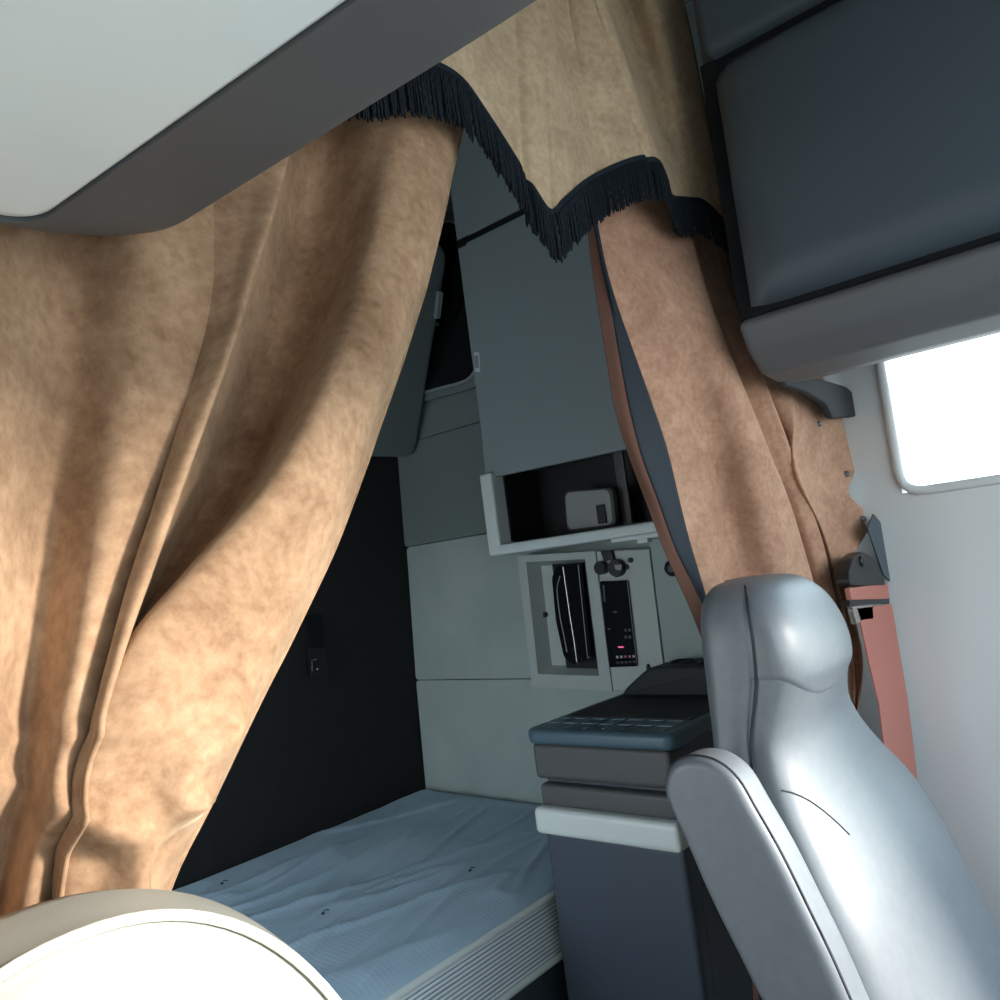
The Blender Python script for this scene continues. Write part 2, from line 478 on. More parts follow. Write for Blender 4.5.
tube('restraint_strap', [(1.0, 1.66, 1.05), (1.0, 1.66, 1.20), (1.0, 1.66, ZC)], .012, M['black'], t)
bx('hinge', (.3, A0.y + .03, A0.z + .05), (1.6, YR - .1052, A0.z + .09), M['bunk'], t, .01)
bm = bmesh.new(); disc(bm, on_bunk(437, 324), -nrm, .008, .01, 12, 1); from_bm('button', bm, M['black'], lt)

# ================================================================ WALL CABINET WITH DOORS
XC = 1.72
t = thing('wall_cabinet', (1.83, 1.25, .05), 'tall grey two-door wall cabinet above the open shelf', 'cabinet')
ce = .004
def px_poly(x, *pp): return [onx(a, b, x) for a, b in pp]
yb0, yb1 = .99, 1.51
# carcass: panels around an empty lower shelf
bm = bmesh.new()
box(bm, (XC + .012, yb0, .285), (XW - .03, yb1, 1.38), .003)
from_bm('carcass', bm, M['sleeper_grey'], t)
bm = bmesh.new()
P = px_poly(XC, (485, 479), (465, 240), (620, 200), (655, 453))
P[1].y = P[0].y + .0; P[2] = Vector((XC, 1.0, .285 + .90)); 
q0 = onx(485, 479, XC); q1 = onx(465, 243, XC)
door = [Vector((XC, q0.y, q0.z)), Vector((XC, q1.y, q1.z)), Vector((XC, 1.0, q1.z)), Vector((XC, 1.0, q0.z - .006))]
prism(bm, rounded(door, .012, 4), (.02, 0, 0), .004, 3)
d = from_bm('door', bm, M['sleeper_grey'], t)
lp = px_poly(XC - .0005, (474.5, 352), (480, 352), (481, 372), (476, 372))
bm = bmesh.new(); prism(bm, rounded(lp, .004), (-.004, 0, 0), .0015)
o = from_bm('latch', bm, M['sleeper_light'], d)
li = [sum(lp, Vector()) / 4 + (p - sum(lp, Vector()) / 4) * .62 for p in lp]
bm = bmesh.new(); prism(bm, [p + Vector((-.0046, 0, 0)) for p in li], (-.001, 0, 0)); merge_o = from_bm('edge_lip', bm, M['sleeper_grey'], d)
bm = bmesh.new()
u0 = q1.z + .020
prism(bm, rounded([Vector((XC + .002, q1.y - .002, u0)), Vector((XC + .002, q1.y - .01, 1.375)), Vector((XC + .002, 1.0, 1.375)), Vector((XC + .002, 1.0, u0))], .012, 4), (.02, 0, 0), .004, 3)
tag(from_bm('door', bm, M['sleeper_grey'], t), 'upper door')
bx('gap_shade', (XC + .008, 1.0, u0 - .022), (XC + .0115, yb1 - .001, u0 + .002), M['black'], t, 0)  # dark strip painting in the shade of the gap between the doors

# open shelf below it
t = thing('open_shelf', (1.83, 1.25, .03), 'open wall shelf with a pale frame and dark inside, below the tall grey cabinet', 'shelf')
bm = bmesh.new()
zl0, zl1 = .040, .068
ya, yb = .95, 1.512
box(bm, (XC - .02, ya, zl0), (XW - .03, yb, zl1), .007, 3)
from_bm('bottom_ledge', bm, M['sleeper_light'], t)
bm = bmesh.new()
pp = px_poly(XC - .02, (489, 482), (511, 480), (515, 543), (496, 553))
box(bm, (XC - .02, yb - .045, zl1 - .01), (XW - .03, yb, .272), .008, 3)
from_bm('end_post', bm, M['sleeper_light'], t)
bm = bmesh.new()
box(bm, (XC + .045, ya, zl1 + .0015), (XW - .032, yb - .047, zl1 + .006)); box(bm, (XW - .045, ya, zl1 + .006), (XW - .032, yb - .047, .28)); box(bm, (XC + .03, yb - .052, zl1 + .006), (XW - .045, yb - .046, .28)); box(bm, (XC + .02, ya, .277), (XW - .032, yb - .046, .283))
from_bm('dark_inside', bm, M['black'], t)  # black faces put the darkness inside the shelf into the colour
bm = bmesh.new()
a = onx(603, 463, XC + .05); c = onx(613, 463, XC + .05); 
box(bm, (XC + .125, 1.125, zl1 + .0062), (XC + .135, 1.155, .2768), .003)
from_bm('divider', bm, M['drawer'], t)
bm = bmesh.new()
e0 = onx(634, 541, XC - .012)
box(bm, (XC - .026, .955, .030), (XC + .06, 1.10, .041), .003); box(bm, (XC - .022, 1.0, .020), (XC, 1.03, .031), .003)
from_bm('reading_lamp', bm, M['sleeper_light'], t)

# squarish mirror standing in the shelf
t = thing('shelf_mirror', (XC + .10, 1.27, zl1 + .007), 'squarish grey mirror with rounded corners standing inside the dark shelf', 'mirror')
xm = XC + .085
pp = rounded(px_poly(xm, (563, 489), (612, 485), (616, 524), (566, 530)), .022, 6)
lift = zl1 + .0075 - min(p.z for p in pp)
pp = [p + Vector((0, 0, lift)) for p in pp]
cen = sum(pp, Vector()) / len(pp)
bm = bmesh.new(); prism(bm, pp, (.022, 0, 0), .005, 3); from_bm('housing', bm, M['drawer'], t)
bm = bmesh.new(); prism(bm, [cen + (p - cen) * .90 + Vector((-.0005, 0, 0)) for p in pp], (-.003, 0, 0), .001); from_bm('glass_face', bm, M['mirror'], t)
bm = bmesh.new(); box(bm, (xm - .012, cen.y - .055, cen.z - .045), (xm - .0036, cen.y - .03, cen.z + .005), .002); from_bm('bracket', bm, M['black'], t)

# ================================================================ WALL UNIT (recess + controls)
XU = 1.885
def xu(px, py, x=XU): return onx(px, py, x)
t = thing('recessed_wall_tray', xu(565, 690), 'grey recessed wall tray holding a black handset, under the open shelf', 'wall tray')
out = px_poly(XU - .014, (517, 556), (595, 551), (612, 691), (532, 687))
inn = px_poly(XU - .014, (526, 562), (585, 559), (599, 676), (538, 674))
bm = bmesh.new()
ov = [bm.verts.new(p) for p in out]; iv = [bm.verts.new(p) for p in inn]
bk = [Vector((XW - .022, p.y, p.z)) for p in inn]; 
bc = sum(bk, Vector()) / 4
bk = [bc + (p - bc) * .90 for p in bk]
bv = [bm.verts.new(p) for p in bk]
oo = [bm.verts.new(Vector((XW - .019, p.y, p.z))) for p in out]
for i in range(4):
    j = (i + 1) % 4
    bm.faces.new([ov[i], ov[j], iv[j], iv[i]]); bm.faces.new([iv[i], iv[j], bv[j], bv[i]]); bm.faces.new([ov[i], oo[i], oo[j], ov[j]])
bm.faces.new(bv)
o = from_bm('tray_frame', bm, M['tray'], t, smooth=False)
def slab(name, pts, th, mat, parent, bev=.002, r=0):
    bm = bmesh.new(); prism(bm, rounded(pts, r) if r else pts, (-th, 0, 0), bev); return from_bm(name, bm, mat, parent)
slab('dark_back', px_poly(XU + .030, (552, 561), (584, 559), (598, 675), (567, 668)), .002, M['black'], t, 0)
bm = bmesh.new(); disc(bm, xu(546, 614.5, XU + .042), (-1, 0, 0), .008, .012, 14); from_bm('stop_knob', bm, M['black'], t)
t2 = thing('handset', xu(575, 664), 'slim glossy black handset with a bright edge lying in the recessed wall tray', 'handset')
hp = px_poly(XU + .004, (554, 575), (562, 563), (575, 660), (580, 664), (572, 665), (565, 655), (558, 615))
slab('body', px_poly(XU + .004, (555, 577), (560, 565), (582, 562), (592, 660), (577, 664), (567, 656), (559, 620)), .018, M['black_gloss'], t2, .004, .01)
tube('bright_edge', [xu(a, b, XU - .016) for a, b in ((563, 567), (566, 588), (570, 616), (574, 640), (577, 662))], .0022, M['chrome'], t2)
tube('cord_edge', spline([xu(a, b, XU - .014) for a, b in ((560, 576), (557, 590), (560, 616), (564, 636), (567, 652))], 14), .0018, M['steel_dark'], t2)
for a, b in ((582, 659), (590, 657), (573, 650)):
    bm = bmesh.new(); disc(bm, xu(a, b, XU - .012), (-1, 0, 0), .0025, .004, 8); from_bm('screw', bm, M['chrome'], t2)

t = thing('control_panel', xu(628, 690), 'grey wall control panel with two black knobs and a black radio face', 'control panel')
slab('faceplate', px_poly(XU - .0085, (596, 551.5), (649, 549), (664, 672), (650, 690), (613, 691)), -.053, M['tray'], t, .003)
for (a, b, r) in ((603.5, 567.5, .019), (619, 567.5, .024)):
    bm = bmesh.new(); disc(bm, xu(a, b, XU - .008), (-1, 0, 0), r, .022, 24); k = from_bm('knob', bm, M['black'], t)
slab('marker', px_poly(XU - .031, (614.5, 565), (622, 564.5), (621, 570), (616, 570)), .001, M['steel_dark'], t, 0)
bm = bmesh.new(); disc(bm, xu(631, 560, XU - .008), (-1, 0, 0), .007, .008, 14); disc(bm, xu(626.5, 567, XU - .008), (-1, 0, 0), .008, .008, 14); disc(bm, xu(618, 574, XU - .008), (-1, 0, 0), .009, .012, 14)
from_bm('small_button', bm, M['black'], t)
slab('socket', px_poly(XU - .008, (603, 550.5), (614, 550), (616, 559), (607, 561)), .016, M['black'], t, .003)
rf = slab('radio_face', px_poly(XU - .008, (601, 581), (629, 580), (639, 666), (611, 667)), .008, M['black_gloss'], t, .002, .006)
def key(a, b, w, h, mat, nm='key'):
    slab(nm, px_poly(XU - .0165, (a - w, b - h), (a + w, b - h), (a + w + .2, b + h), (a - w + .2, b + h)), .0025, mat, rf, .0006)
for i in range(5): key(617.5 + i * 4.1, 657 - i * .2, 1.15, 1.2, M['ivory'] if i in (0, 1, 4) else M['pink'])
for i in range(5): key(618.0 + i * 4.1, 662.5 - i * .2, 1.2, .9, M['drawer'])
key(621, 647, 2.6, .7, M['led'], 'indicator')
for i in range(4): key(626 + (i % 2) * 4, 630 + (i // 2) * 7, 1.2, 1.5, M['cab_dark'])
key(615, 612, 1.8, 1, M['cab_dark']); key(609, 629, 1, .7, M['pink'])
slab('slot', px_poly(XU - .0163, (602.5, 585), (604.5, 585), (606, 602), (604, 602)), .001, M['cab_dark'], rf, 0)

# grey side panel further along the wall
t = thing('wall_side_panel', xu(690, 660), 'plain grey wall panel between the control panel and the curtain', 'panel')
slab('sheet', [Vector((XU - .0065, onx(650.5, 549, XU - .0065).y, .03)), Vector((XU - .0065, .80, .03)), Vector((XU - .0065, .80, -.35)), Vector((XU - .0065, onx(665.5, 672, XU - .0065).y, -.345))], -.05, M['vinyl'], t, .003)
bm = bmesh.new(); disc(bm, onx(672.5, 568, XU - .008), (-1, 0, 0), .022, .016, 20, 1); from_bm('coat_knob', bm, M['black'], t)

# ================================================================ REFRIGERATOR CABINET
XR = 1.40
fy0, fy1 = .845, 1.19
t = thing('fridge_cabinet', (1.66, 1.0, ZF), 'slate blue fridge cabinet with a white handle band, beside the striped mattress', 'refrigerator')
def zf(px, py): return onx(px, py, XR).z
zt_ = -.365
zs = [zf(540, 744), zf(541, 783), zf(541, 790), zf(541, 810), zf(541, 835)]
bx('carcass', (XR + .03, fy0 + .006, ZF + .05), (XW - .03, fy1 - .006, -.392), M['fridge'], t, .008)
bx('drawer', (XR, fy0, -.466), (XR + .05, fy1, -.390), M['drawer'], t, .012, 3)
bx('drawer', (XR + .004, fy0, -.528), (XR + .05, fy1 - .004, -.478), M['drawer'], t, .012, 3)
tag(bx('handle_band', (XR - .020, fy0 - .008, -.580), (XR + .05, fy1 + .003, -.523), M['white_plastic'], t, .014, 4), 'white handle band')
bx('door', (XR - .002, fy0 - .004, ZF + .06), (XR + .05, fy1 - .008, -.574), M['fridge'], t, .014, 3)
bx('plinth', (XR + .03, fy0 + .01, ZF + .001), (XW - .04, fy1 - .01, ZF + .055), M['cab_groove'], t, .004)
# lid with a raised grid along its front rim
bm = bmesh.new()
prism(bm, rounded([(XR - .012, fy0 - .02, -.389), (XW - .078, fy0 - .02, -.389), (XW - .078, fy1 + .008, -.389), (XR - .012, fy1 + .008, -.389)], .03, 5), (0, 0, .033), .011, 4)
lid = from_bm('lid', bm, M['lid'], t)
bx('mat', (XR + .115, fy0 + .005, -.3575), (XW - .088, fy1 - .02, -.3532), M['lid_dark'], lid, .003)
bm = bmesh.new()
zg = -.3555
for i in range(7):
    y = fy0 + .012 + i * .0475
    for k in range(2):
        x = XR + .015 + k * .047
        loop = rounded([(x, y, zg), (x + .040, y, zg), (x + .040, y + .040, zg), (x, y + .040, zg)], .006, 2)
        if (i + k) % 3 != 2: loop = loop[:9]
        tube_bm(bm, loop, .0016, 5)
from_bm('grid_ribs', bm, M['lid_line'], lid)

# ---------------------------------------------------------------- dark organiser on the lid
t = thing('dash_organiser', (1.83, .95, -.353), 'black moulded organiser standing on the fridge cabinet lid against the wall', 'organiser')
prof = [(.86, -.353), (1.16, -.353), (1.148, -.335), (1.09, -.295), (1.065, -.282), (.86, -.282)]
prof = [(y, z) for y, z in prof]
bm = bmesh.new(); prism(bm, rounded([(1.735, y, z) for y, z in prof], .012, 3), (.132, 0, 0), .008, 3)
b_ = from_bm('body', bm, M['organiser'], t)
for y in (.93, 1.01):
    ring = [(1.80 + .032 * math.cos(a), y + .032 * math.sin(a), -.2815) for a in np.linspace(0, 2 * math.pi, 20, endpoint=False)]
    tube('cup_ring', ring, .004, M['black'], t, 6, True)
bm = bmesh.new(); disc(bm, (1.76, 1.085, -.296), (0, 0, 1), .006, .02, 10, 1); from_bm('peg', bm, M['black'], t)

# ================================================================ CURTAINS
def rails_surface(rails, nv, per, jit=0., seed=0., y_floor=None):
    """rails: polylines of (px, py, y) -> a smooth cloth grid through them"""
    cols = []
    def herm(P, y):
        k = 0
        while k < len(P) - 2 and P[k + 1][1] < y: k += 1
        def m(i, c):
            if i == 0: return (P[1][c] - P[0][c]) / (P[1][1] - P[0][1])
            if i == len(P) - 1: return (P[-1][c] - P[-2][c]) / (P[-1][1] - P[-2][1])
            a_, b_ = (P[i][c] - P[i - 1][c]) / (P[i][1] - P[i - 1][1]), (P[i + 1][c] - P[i][c]) / (P[i + 1][1] - P[i][1])
            return (a_ + b_) / 2
        h = P[k + 1][1] - P[k][1]; u = (y - P[k][1]) / h
        o = []
        for c in (0, 2):
            o.append((2 * u ** 3 - 3 * u * u + 1) * P[k][c] + (u ** 3 - 2 * u * u + u) * h * m(k, c) + (3 * u * u - 2 * u ** 3) * P[k + 1][c] + (u ** 3 - u * u) * h * m(k + 1, c))
        return o
    for r in rails:
        col = []
        for i in range(nv):
            y = r[0][1] + (r[-1][1] - r[0][1]) * i / (nv - 1)
            px, d = herm(r, y)
            col.append(ony(px, y, d))
        cols.append(col)
    nu = (len(rails) - 1) * per + 1
    grid = []
    for i in range(nv):
        grid.append(spline([c[i] for c in cols], nu))
    if jit:
        for i in range(nv):
            for j in range(nu):
                p = grid[i][j]
                n = noise.noise(Vector((p.x * 5 + seed, p.z * 3.2, seed))) + .5 * noise.noise(Vector((p.x * 11, p.z * 9 + seed, 2 + seed)))
                p.y += jit * n
    return grid

def grid_mesh(name, grid, mat, parent, th=.003, j0=0, j1=None):
    j1 = j1 if j1 is not None else len(grid[0])
    g = [row[j0:j1] for row in grid]
    nu = len(g[0])
    v = [p for row in g for p in row]
    f = [[i * nu + j, i * nu + j + 1, (i + 1) * nu + j + 1, (i + 1) * nu + j] for i in range(len(g) - 1) for j in range(nu - 1)]
    o = mesh(name, v, f, mat, parent)
    if th:
        s = o.modifiers.new('thickness', 'SOLIDIFY'); s.thickness = th; s.offset = 0
    return o

# ---- left curtain
t = thing('left_curtain', (.2, .70, -.95), 'wide tan suede curtain hanging in deep diagonal folds behind the cream seat', 'curtain')
LC = [
    [(-330, -60, .73), (-330, 400, .72), (-300, 800, .72), (-290, 1150, .72)],
    [(-230, -60, .70), (-225, 400, .68), (-210, 800, .68), (-210, 1150, .68)],
    [(-130, -60, .735), (-125, 400, .73), (-130, 800, .73), (-150, 1150, .72)],
    [(-30, -40, .70), (-25, 400, .67), (-40, 800, .68), (-90, 1150, .69)],
    [(60, -20, .73), (62, 350, .73), (20, 750, .73), (-50, 1150, .72)],
    [(140, 0, .71), (138, 250, .695), (105, 520, .675), (50, 780, .68), (-20, 1150, .69)],
    [(206, 20, .715), (206, 180, .703), (204, 290, .692), (150, 500, .676), (85, 720, .68), (10, 1150, .69)],
    [(212, 20, .718), (212, 180, .708), (210, 290, .695), (158, 500, .678), (92, 720, .68), (14, 1150, .69)],
    [(250, 30, .705), (247, 200, .695), (228, 300, .68), (183, 440, .66), (130, 590, .655), (85, 760, .66), (20, 1150, .68)],
    [(298, 50, .70), (287, 155, .69), (246, 300, .668), (200, 440, .65), (152, 575, .645), (122, 655, .65), (80, 800, .66), (30, 1150, .68)],
    [(292, 50, .735), (281, 155, .73), (240, 300, .725), (193, 440, .72), (145, 575, .715), (112, 655, .71), (70, 800, .70), (34, 1150, .70)],
    [(330, 60, .75), (318, 160, .775), (272, 320, .80), (222, 460, .81), (165, 575, .79), (122, 650, .75), (72, 800, .72), (40, 1150, .71)],
    [(385, 75, .715), (368, 150, .715), (325, 310, .755), (284, 420, .775), (244, 500, .765), (186, 578, .745), (136, 642, .72), (68, 800, .70), (50, 1150, .69)],
    [(415, 80, .70), (402, 140, .69), (370, 260, .67), (344, 340, .66), (304, 430, .652), (256, 505, .648), (193, 578, .645), (142, 640, .648), (80, 800, .66), (60, 1150, .68)],
    [(452, 90, .70), (445, 140, .69), (408, 290, .66), (352, 440, .65), (285, 600, .645), (205, 765, .645), (140, 890, .655), (78, 1150, .68)],
    [(472, 90, .72), (461, 128, .715), (440, 215, .695), (420, 300, .69), (379, 427, .69), (316, 590, .69), (265, 690, .69), (212, 800, .69), (170, 885, .69), (100, 1150, .70)],
]
g = rails_surface(LC, 170, 11, .007, 1.7)
# small crumples low down where the cloth is tied
for row in g:
    for j, p in enumerate(row):
        if p.z < -.05 and p.x < .62:
            k = min(1, (-.05 - p.z) / .12) * min(1, (len(row) - 1 - j) / 9)
            c = noise.noise(Vector((p.x * 9 + p.z * 7, p.z * 14 - p.x * 6, 4.2)))
            p.y -= k * .026 * max(0, 1 - abs(c) * 3.6) + k * .012 * noise.noise(Vector((p.x * 18, p.z * 13, 1)))
nu = len(g[0])
grid_mesh('cloth', g, M['suede'], t, .003)
tube('hem', [row[-1] for row in g], .003, M['suede'], t, 6)

# ---- right curtain
t = thing('right_curtain', (1.3, .68, -.9), 'rosy tan suede curtain with dark navy edging behind the grey leather seat', 'curtain')
RC = [
    [(578, 150, .745), (583, 190, .745), (594, 281, .74), (604, 350, .74), (615, 410, .74), (630, 460, .74), (645, 500, .74), (664, 550, .735), (690, 610, .735), (722, 700, .73), (745, 800, .73), (753, 1000, .73)],
    [(583, 150, .735), (589, 200, .73), (606, 285, .72), (617, 350, .72), (629, 410, .72), (642, 460, .72), (657, 500, .72), (676, 550, .72), (700, 602, .72), (730, 700, .715), (750, 800, .715), (758, 1000, .715)],
    [(588, 150, .73), (594, 205, .725), (612, 292, .71), (631, 350, .71), (652, 410, .71), (667, 455, .71), (680, 505, .71), (692, 553, .71), (707, 604, .71), (734, 700, .70), (755, 800, .70), (763, 1000, .70)],
    [(610, 150, .715), (622, 240, .70), (645, 310, .685), (690, 440, .69), (716, 560, .695), (730, 640, .69), (748, 720, .69), (765, 800, .69), (773, 1000, .69)],
    [(638, 150, .705), (652, 240, .69), (674, 320, .665), (712, 440, .68), (736, 550, .69), (750, 630, .69), (763, 720, .69), (778, 800, .69), (786, 1000, .69)],
    [(660, 150, .71), (674, 250, .68), (702, 340, .645), (742, 440, .632), (768, 540, .628), (785, 610, .64), (794, 700, .66), (802, 800, .66), (810, 1000, .66)],
    [(676, 150, .715), (689, 250, .675), (718, 340, .634), (756, 440, .616), (789, 530, .613), (812, 614, .62), (820, 700, .64), (827, 800, .64), (835, 1000, .64)],
    [(682, 150, .72), (695, 250, .677), (727, 345, .634), (765, 440, .615), (799, 530, .612), (822, 617, .618), (832, 700, .64), (838, 800, .65), (846, 1000, .65)],
    [(678, 150, .735), (691, 250, .70), (723, 345, .665), (761, 440, .648), (795, 530, .643), (819, 617, .645), (829, 700, .65), (836, 800, .66), (844, 1000, .66)],
    [(694, 150, .735), (708, 262, .695), (743, 350, .638), (778, 440, .624), (808, 530, .619), (830, 617, .622), (838, 700, .635), (842, 800, .635), (850, 1000, .635)],
    [(701, 150, .74), (718, 262, .70), (760, 370, .625), (793, 455, .612), (821, 536, .608), (834, 590, .609), (845, 654, .613), (848, 730, .62), (850, 800, .62), (858, 1000, .62)],
    [(698, 150, .755), (715, 262, .725), (756, 370, .652), (789, 455, .638), (817, 536, .632), (831, 590, .632), (841, 654, .623), (846, 730, .63), (848, 800, .63), (856, 1000, .63)],
    [(706, 150, .755), (728, 270, .725), (774, 372, .632), (793, 455, .618), (820, 530, .612), (837, 590, .611), (848, 650, .612), (851, 730, .62), (852, 800, .62), (860, 1000, .62)],
    [(708, 150, .755), (732, 280, .725), (789, 381, .615), (797, 470, .606), (823, 530, .602), (840, 590, .60), (852, 650, .602), (854, 728, .61), (853, 800, .61), (861, 1000, .61)],
    [(706, 150, .76), (731, 280, .735), (788, 383, .625), (795, 470, .617), (821, 530, .613), (838, 590, .61), (851, 650, .61), (853, 728, .615), (852, 800, .615), (860, 1000, .615)],
    [(710, 150, .76), (738, 285, .73), (805, 386, .614), (812, 455, .609), (832, 520, .604), (845, 580, .603), (857, 655, .604), (855, 727, .61), (854, 800, .61), (862, 1000, .61)],
    [(712, 150, .76), (741, 287, .73), (820, 388, .60), (832, 455, .597), (845, 515, .593), (848, 575, .597), (860, 655, .598), (856, 727, .605), (855, 800, .61), (863, 1000, .61)],
    [(714, 150, .76), (744, 290, .73), (831, 390, .592), (845, 430, .588), (854, 470, .584), (849, 494, .583), (860, 506, .578), (874, 517, .572), (868, 530, .575), (850, 562, .588), (850, 600, .592), (862, 655, .590), (856, 726, .60), (856, 800, .61), (864, 1000, .61)],
]
g = rails_surface(RC, 190, 10, .004, 5.1)
grid_mesh('backing', g, M['suede_back'], t, .002, 0, 11)
grid_mesh('binding', [[p + Vector((0, -.001, 0)) for p in r] for r in g], M['binding'], t, .003, 10, 21)
grid_mesh('cloth', g, M['suede_rose'], t, .003, 20)
for (px, py, y) in ((819, 424, .600), (847, 474, .586), (863.5, 519, .577)):
    p = ony(px, py, y)
    bm = bmesh.new(); disc(bm, p + Vector((0, .004, 0)), (-.35, -1, .1), .0075, .012, 16, 1)
    from_bm('snap', bm, M['steel_dark'], t)

# ---- valance with bullion fringe
t = thing('valance', (.9, .66, .45), 'scalloped pale tan suede valance with a dark cord fringe across the top of the curtains', 'valance')
VB = [(235, 58, .66), (300, 55, .665), (360, 60, .655), (400, 58, .65), (435, 65, .648), (462, 82, .652), (486, 116, .66), (511, 155, .66), (534, 193, .652), (549, 213, .648),
      (562, 201, .652), (586, 181, .66), (612, 167, .648), (640, 158, .630), (657, 162, .624), (664, 174, .634), (671, 196, .656), (684, 199, .660), (700, 201, .652), (712, 210, .644), (730, 230, .640)]
tops = {}
def slope(px): return .05 if px < 560 else (.05 + (px - 560) / 95 * .31 if px < 655 else (.36 - (px - 655) / 75 * .16))
VR = []
for (px, py, y) in VB:
    h = py + 90
    VR.append([(px - slope(px) * h, -90, .66 + (y - .65) * (9 if px > 655 and y > .65 else 1.2)), (px - slope(px) * h * .5, py - h * .5, .655 + (y - .65) * (5 if px > 655 and y > .65 else 1.15)), (px, py, y)])
gv = rails_surface(VR, 70, 9, .003, 9.3)
# pleat creases
for row in gv:
    for j, p in enumerate(row):
        u = j / 9
        for c, w, d in ((9.3, .12, .008), (11.6, .12, .008), (7.6, .14, .007), (13.4, .15, .008)):
            k = (u - c) / w
            p.y += d * math.exp(-k * k)
grid_mesh('cloth', gv, M['suede_pale'], t, .003)
edge = gv[-1]
dense = spline(edge, 900)
# arc-length resample
L = [0]
for a, b in zip(dense, dense[1:]): L.append(L[-1] + (b - a).length)
def along(s):
    import bisect
    k = min(max(bisect.bisect_left(L, s) - 1, 0), len(L) - 2)
    return dense[k].lerp(dense[k + 1], (s - L[k]) / max(1e-9, L[k + 1] - L[k]))
bm = bmesh.new()
band = [along(L[-1] * i / 400) for i in range(401)]
for i in range(400):
    a, b = band[i], band[i + 1]
    o1, o2 = Vector((0, -.0045, .004)), Vector((0, -.0045, -.012))
    q = [a + o1, b + o1, b + o2, a + o2, a + o1 + Vector((0, .004, 0)), b + o1 + Vector((0, .004, 0)), b + o2 + Vector((0, .004, 0)), a + o2 + Vector((0, .004, 0))]
    vs = [bm.verts.new(p) for p in q]
    for fc in ((0, 1, 2, 3), (7, 6, 5, 4), (0, 4, 5, 1), (3, 2, 6, 7)): bm.faces.new([vs[k] for k in fc])
bmesh.ops.remove_doubles(bm, verts=bm.verts, dist=1e-5)
from_bm('ribbon', bm, M['fringe_band'], t)
bm = bmesh.new()
n = int(L[-1] / .0021)
for i in range(n):
    p = along(L[-1] * (i + .5) / n) + Vector((0, -.003 - .0022 * (i % 2), -.006))
    ln = .068 + random.uniform(-.004, .005)
    sx, sy = random.uniform(-.0025, .0025), random.uniform(-.004, .004)
    pts, rr = [], []
    K = 13
    for k in range(K):
        u = k / (K - 1)
        pts.append(p + Vector((sx * u + .00045 * math.cos(k * 2.2 + i), sy * u + .00045 * math.sin(k * 2.2 + i), -ln * u)))
        rr.append((.00175 + .0004 * (k % 2)) * (1 if k < K - 1 else .6))
    tube_bm(bm, pts, rr, 5)
fr = from_bm('fringe', bm, M['fringe'], t)
fr['kind'] = 'stuff'

# ================================================================ OVERHEAD CABINETS OF THE CAB
# driver's side
t = thing('overhead_cabinet', (1.68, .1, .29), 'dark slate overhead storage cabinet above the grey leather seat', 'cabinet')
def prof_y(pts, y0, y1, name, mat, parent, bev=.01, r=.02, seg=3):
    bm = bmesh.new(); prism(bm, rounded([(x, y1, z) for x, z in pts], r, 5), (0, y0 - y1, 0), bev, seg); return from_bm(name, bm, mat, parent, angle=50)
yR = .580
prof_y([(XW - .002, 1.37), (1.425, 1.37), (1.425, .42), (XW - .002, .42)], -.85, yR, 'body', M['cab_dark'], t, .012, .02)
prof_y([(1.44, 1.37), (1.385, 1.37), (1.385, .885), (1.44, .875)], -.85, yR - .022, 'top_fascia', M['cab_dark'], t, .015, .02)
prof_y([(1.44, .89), (1.41, .886), (1.41, .394), (1.44, .39)], -.85, yR - .003, 'groove_strip', M['cab_groove'], t, .004, .005)
# bulging door
def door_curve():
    rings = []
    ys = [yR - .030, yR - .038, yR - .062, yR - .105, yR - .18, .2, -.1, -.42, -.50, -.53, -.54]
    dep = [.0, .012, .024, .031, .036, .04, .04, .036, .028, .014, 0]
    for y, d in zip(ys, dep):
        ring = []
        for i in range(25):
            u = i / 24
            corner = max(0, 1 - (yR - .012 - y) / .06)
            zz = .404 + .462 * (u * (1 - .16 * corner ** 2) + .02 * corner)
            b = d * min(1, (u * 9) ** .5, ((1 - u) * 9) ** .5) + .012 * math.sin(math.pi * u) * (d / .04)
            ring.append(Vector((1.408 - b, y, zz)))
        ring += [Vector((1.425, y, ring[-1].z)), Vector((1.425, y, ring[0].z))]
        rings.append(ring)
    v, f = loft(rings)
    return v, f
v, f = door_curve()
o = mesh('door', v, f, M['cab_dark'], t); sharp(o, 50)
# rounded underside lip
prof_y([(1.42, .397), (1.40, .382), (1.425, .335), (1.47, .297), (1.56, .287), (1.66, .30), (1.72, .345), (XW - .004, .38), (XW - .004, .418), (1.5, .418)], -.85, yR - .002, 'bottom_lip', M['grey_lip'], t, .012, .012)
# hooked pillar end
hk = [ony(a_, b_, .56) for a_, b_ in ((785, 370), (800, 373), (846, 386), (854, 393), (859, 416), (834, 418), (826, 403), (806, 391), (785, 384))]
bm = bmesh.new(); prism(bm, rounded(hk, .012, 4), (0, .016, 0), .004, 3)
from_bm('pillar_hook', bm, M['hook'], t)

# passenger's side, close overhead
t = thing('overhead_shelf', (.06, .0, .30), 'grey overhead shelf with a pale underside, in front of the wide tan curtain', 'overhead shelf')

